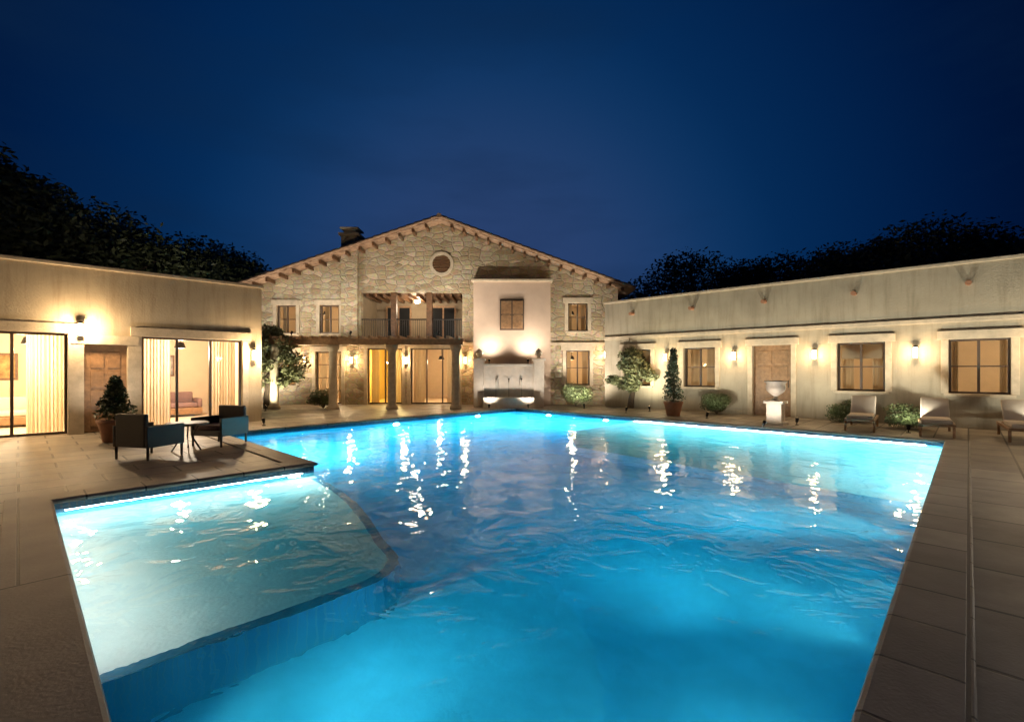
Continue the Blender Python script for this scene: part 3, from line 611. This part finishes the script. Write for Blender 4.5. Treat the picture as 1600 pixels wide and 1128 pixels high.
shrub(1420,13.0,1.3,.8,leaf_mid,'low shrub nearest the right edge along the right wing',seed=9)
def pot_plant(p,lab,h=1.7,leaf=leaf_dark,seed=2):
    t=empty('potted_plant',p,0,label=lab,cat='potted plant')
    b=MB();b.lathe([(.20,0),(.22,.02),(.30,.40),(.33,.44),(.33,.50),(.28,.50),(.26,.44)],seg=24);b.build('pot',terra,t,True)
    r=random.Random(seed);b=MB();b.tube([(0,0,.4),(.02,.01,h*.8)],[.03,.012],6);b.build('stem',bark,t)
    b=MB()
    for i in range(10):
        k=i/9;leaf_cloud(b,(r.uniform(-.06,.06),r.uniform(-.06,.06),.62+(h-.7)*k),.40*(1-k*.72),.40*(1-k*.72),.17,260,.09,r)
    b.build('foliage',leaf,t,norm=False);return t
pot_plant(PX(1052,16.6),'dark cone-shaped plant in a terracotta pot before the right wing door',h=2.3)
pot_plant(PX(180,10.6),'potted cone plant beside the wooden door of the left wing',h=1.4,leaf=leaf_mid,seed=12)
# ---------------------------------------------------------------- fountain wall at the far corner of the pool
fp=PX(795,20.35)
ft=empty('fountain',(fp.x,fp.y,0),0,label='pale stone wall fountain with basin at the far pool corner',cat='fountain')
b=MB();b.box(-1.25,1.25,.25,.65,0,1.75,bev=.02);b.build('back_wall',white_st,ft)
b=MB();b.box(-1.35,1.35,.18,.72,1.752,1.87,bev=.03);b.build('cap',white_st,ft)
for s in (-1,1):
    b=MB();b.box(s*1.3-.22,s*1.3+.22,.10,.78,0,2.0,bev=.02).box(s*1.3-.28,s*1.3+.28,.04,.84,2.002,2.10,bev=.02);b.lathe([(.12,2.1),(.06,2.16),(.17,2.3),(.17,2.38),(.05,2.52)],(s*1.3,.44,0),16);b.build('pier',white_st,ft)
b=MB();b.box(-1.07,1.07,-.45,-.30,0,.45,bev=.02).box(-1.07,-.93,-.298,.247,0,.45,bev=.02).box(.93,1.07,-.298,.247,0,.45,bev=.02);b.build('basin',white_st,ft)
b=MB();b.poly([(-.93,-.3,.38),(.93,-.3,.38),(.93,.25,.38),(-.93,.25,.38)]);b.build('basin_water',mat('basin_water',(.02,.10,.12),.03,var=.05,bump=.1,bscale=8),ft)
for i in (-1,0,1):
    b=MB();b.tube([(i*.55,.25,1.2),(i*.55,.12,1.2)],.035,10);b.build('spout',metal,ft)
    b=MB();b.tube([(i*.55,.10,1.19),(i*.55,.0,1.1),(i*.55,-.05,.8),(i*.55,-.08,.38)],[.02,.018,.016,.022],8);b.build('water_jet',glass,ft)
added_uplight((fp.x-.8,fp.y-1.0,.001),110,label='added black ground spotlight left of the fountain basin',col=(1,.86,.72),tilt=40)
added_uplight((fp.x+.8,fp.y-1.0,.001),110,label='added black ground spotlight right of the fountain basin',col=(1,.86,.72),tilt=40)
# urn on a pedestal
up=PX(1212,13.9)
ut=empty('garden_urn',(up.x,up.y,0),AL,label='pale stone urn on a square pedestal before the right wing',cat='urn')
b=MB();b.box(-.27,.27,-.27,.27,0,.10,bev=.01).box(-.20,.20,-.20,.20,.102,.62,bev=.01).box(-.26,.26,-.26,.26,.622,.70,bev=.012);b.build('pedestal',white_st,ut)
b=MB();b.lathe([(.15,.70),(.15,.73),(.06,.77),(.05,.82),(.12,.88),(.23,.98),(.26,1.10),(.24,1.20),(.30,1.25),(.30,1.28),(.24,1.28),(.2,1.2)],seg=28);b.build('urn_bowl',white_st,ut,True)
added_uplight((up.x-.75,up.y-.75,.001),70,label='added black ground spotlight facing the urn',col=(1,.86,.72),aim=(1,1),tilt=48)
# ---------------------------------------------------------------- patio furniture on the left
def armchair(p,rz,lab,m=cushd):
    t=empty('patio_armchair',p,rz,label=lab,cat='armchair',group='dark wicker armchairs on the lit patio')
    b=MB();b.box(-.34,.34,-.34,.30,.22,.34,bev=.02);b.build('seat',wicker,t)
    b=MB();b.box(-.34,.34,.30,.38,.22,.82,bev=.03);b.build('backrest',wicker,t)
    for s in (-1,1):
        b=MB();b.box(s*.37-.03,s*.37+.03,-.34,.38,.22,.60,bev=.02);b.build('armrest',wicker,t)
        for yy in (-.31,.34):
            b=MB();b.tube([(s*.36,yy,0),(s*.36,yy,.22)],[.02,.025],8);b.build('leg',wicker,t)
    b=MB();b.box(-.32,.32,-.33,.28,.342,.45,bev=.035);b.build('cushion',m,t,True)
    return t
def PU(u,v,z=.001): q=UV(u,v,z);return (q.x,q.y,q.z)
armchair(PU(1.7,10.9),AL+R(120),'left dark wicker armchair beside the round patio table',cushd)
armchair(PU(3.0,11.6),AL-R(60)+math.pi*0,'right dark wicker armchair beside the round patio table',cushd)
tt=empty('patio_table',PU(2.35,11.3),0,label='round low table between the two wicker armchairs',cat='table')
b=MB();b.lathe([(.36,.50),(.38,.51),(.38,.54),(.36,.55)],seg=28);b.build('tabletop',wood,tt)
for k in range(3):
    a=k*2.094;b=MB();b.tube([(.28*math.cos(a),.28*math.sin(a),0),(.10*math.cos(a),.10*math.sin(a),.27),(.24*math.cos(a),.24*math.sin(a),.50)],.016,6);b.build('leg',metal,tt)
def lounger(p,rz,lab):
    t=empty('sun_lounger',p,rz,label=lab,cat='sun lounger',group='sun loungers on the far terrace')
    b=MB();b.box(-.33,-.28,-.95,.95,.26,.32).box(.28,.33,-.95,.95,.26,.32).box(-.28,.28,-.95,-.90,.26,.32).box(-.28,.28,.90,.95,.26,.32);b.build('frame',wood_l,t)
    for sx in (-.3,.3):
        for sy in (-.85,.85): b=MB();b.box(sx-.025,sx+.025,sy-.025,sy+.025,0,.26);b.build('leg',wood_l,t)
    b=MB();b.box(-.28,.28,-.9,.25,.322,.41,bev=.03);b.build('mattress',cush,t,True)
    b=MB();b.box(-.28,.28,0,.72,0,.09,bev=.03,M=Matrix.Translation((0,.26,.33))@Matrix.Rotation(R(42),4,'X'));b.build('backrest',cush,t,True)
    return t
l1=lounger(PU(16.0,2.1),AL-math.pi/2+R(4),'sun lounger on the terrace just right of the stone urn')
l2=copy_tree(l1);l2.location=PU(16.0,.6);l2['label']='second sun lounger right of the stone urn'
l3=copy_tree(l1);l3.location=PU(16.1,-.9);l3['label']='sun lounger nearest the right edge of the terrace'

# added lamp post, out of frame, to brighten the right-hand deck
t=empty('added_lamp_post',PU(9.0,-2.6),0,label='short black garden lamp post added out of view on the right terrace',cat='lamp post')
b=MB();b.lathe([(.12,0),(.12,.03),(.05,.08),(.035,.2),(.035,2.1),(.06,2.14)],seg=16);b.build('post',metal,t,True)
b=MB();b.lathe([(.07,2.15),(.10,2.2),(.10,2.42),(.07,2.45)],seg=16);b.build('lantern',glow_w,t)
b=MB();b.lathe([(.16,2.46),(.15,2.48),(.03,2.56),(.01,2.62)],seg=16);b.build('lantern_cap',metal,t)
lamp((0,0,2.32),1900,(1,.9,.78),.12,parent=t)
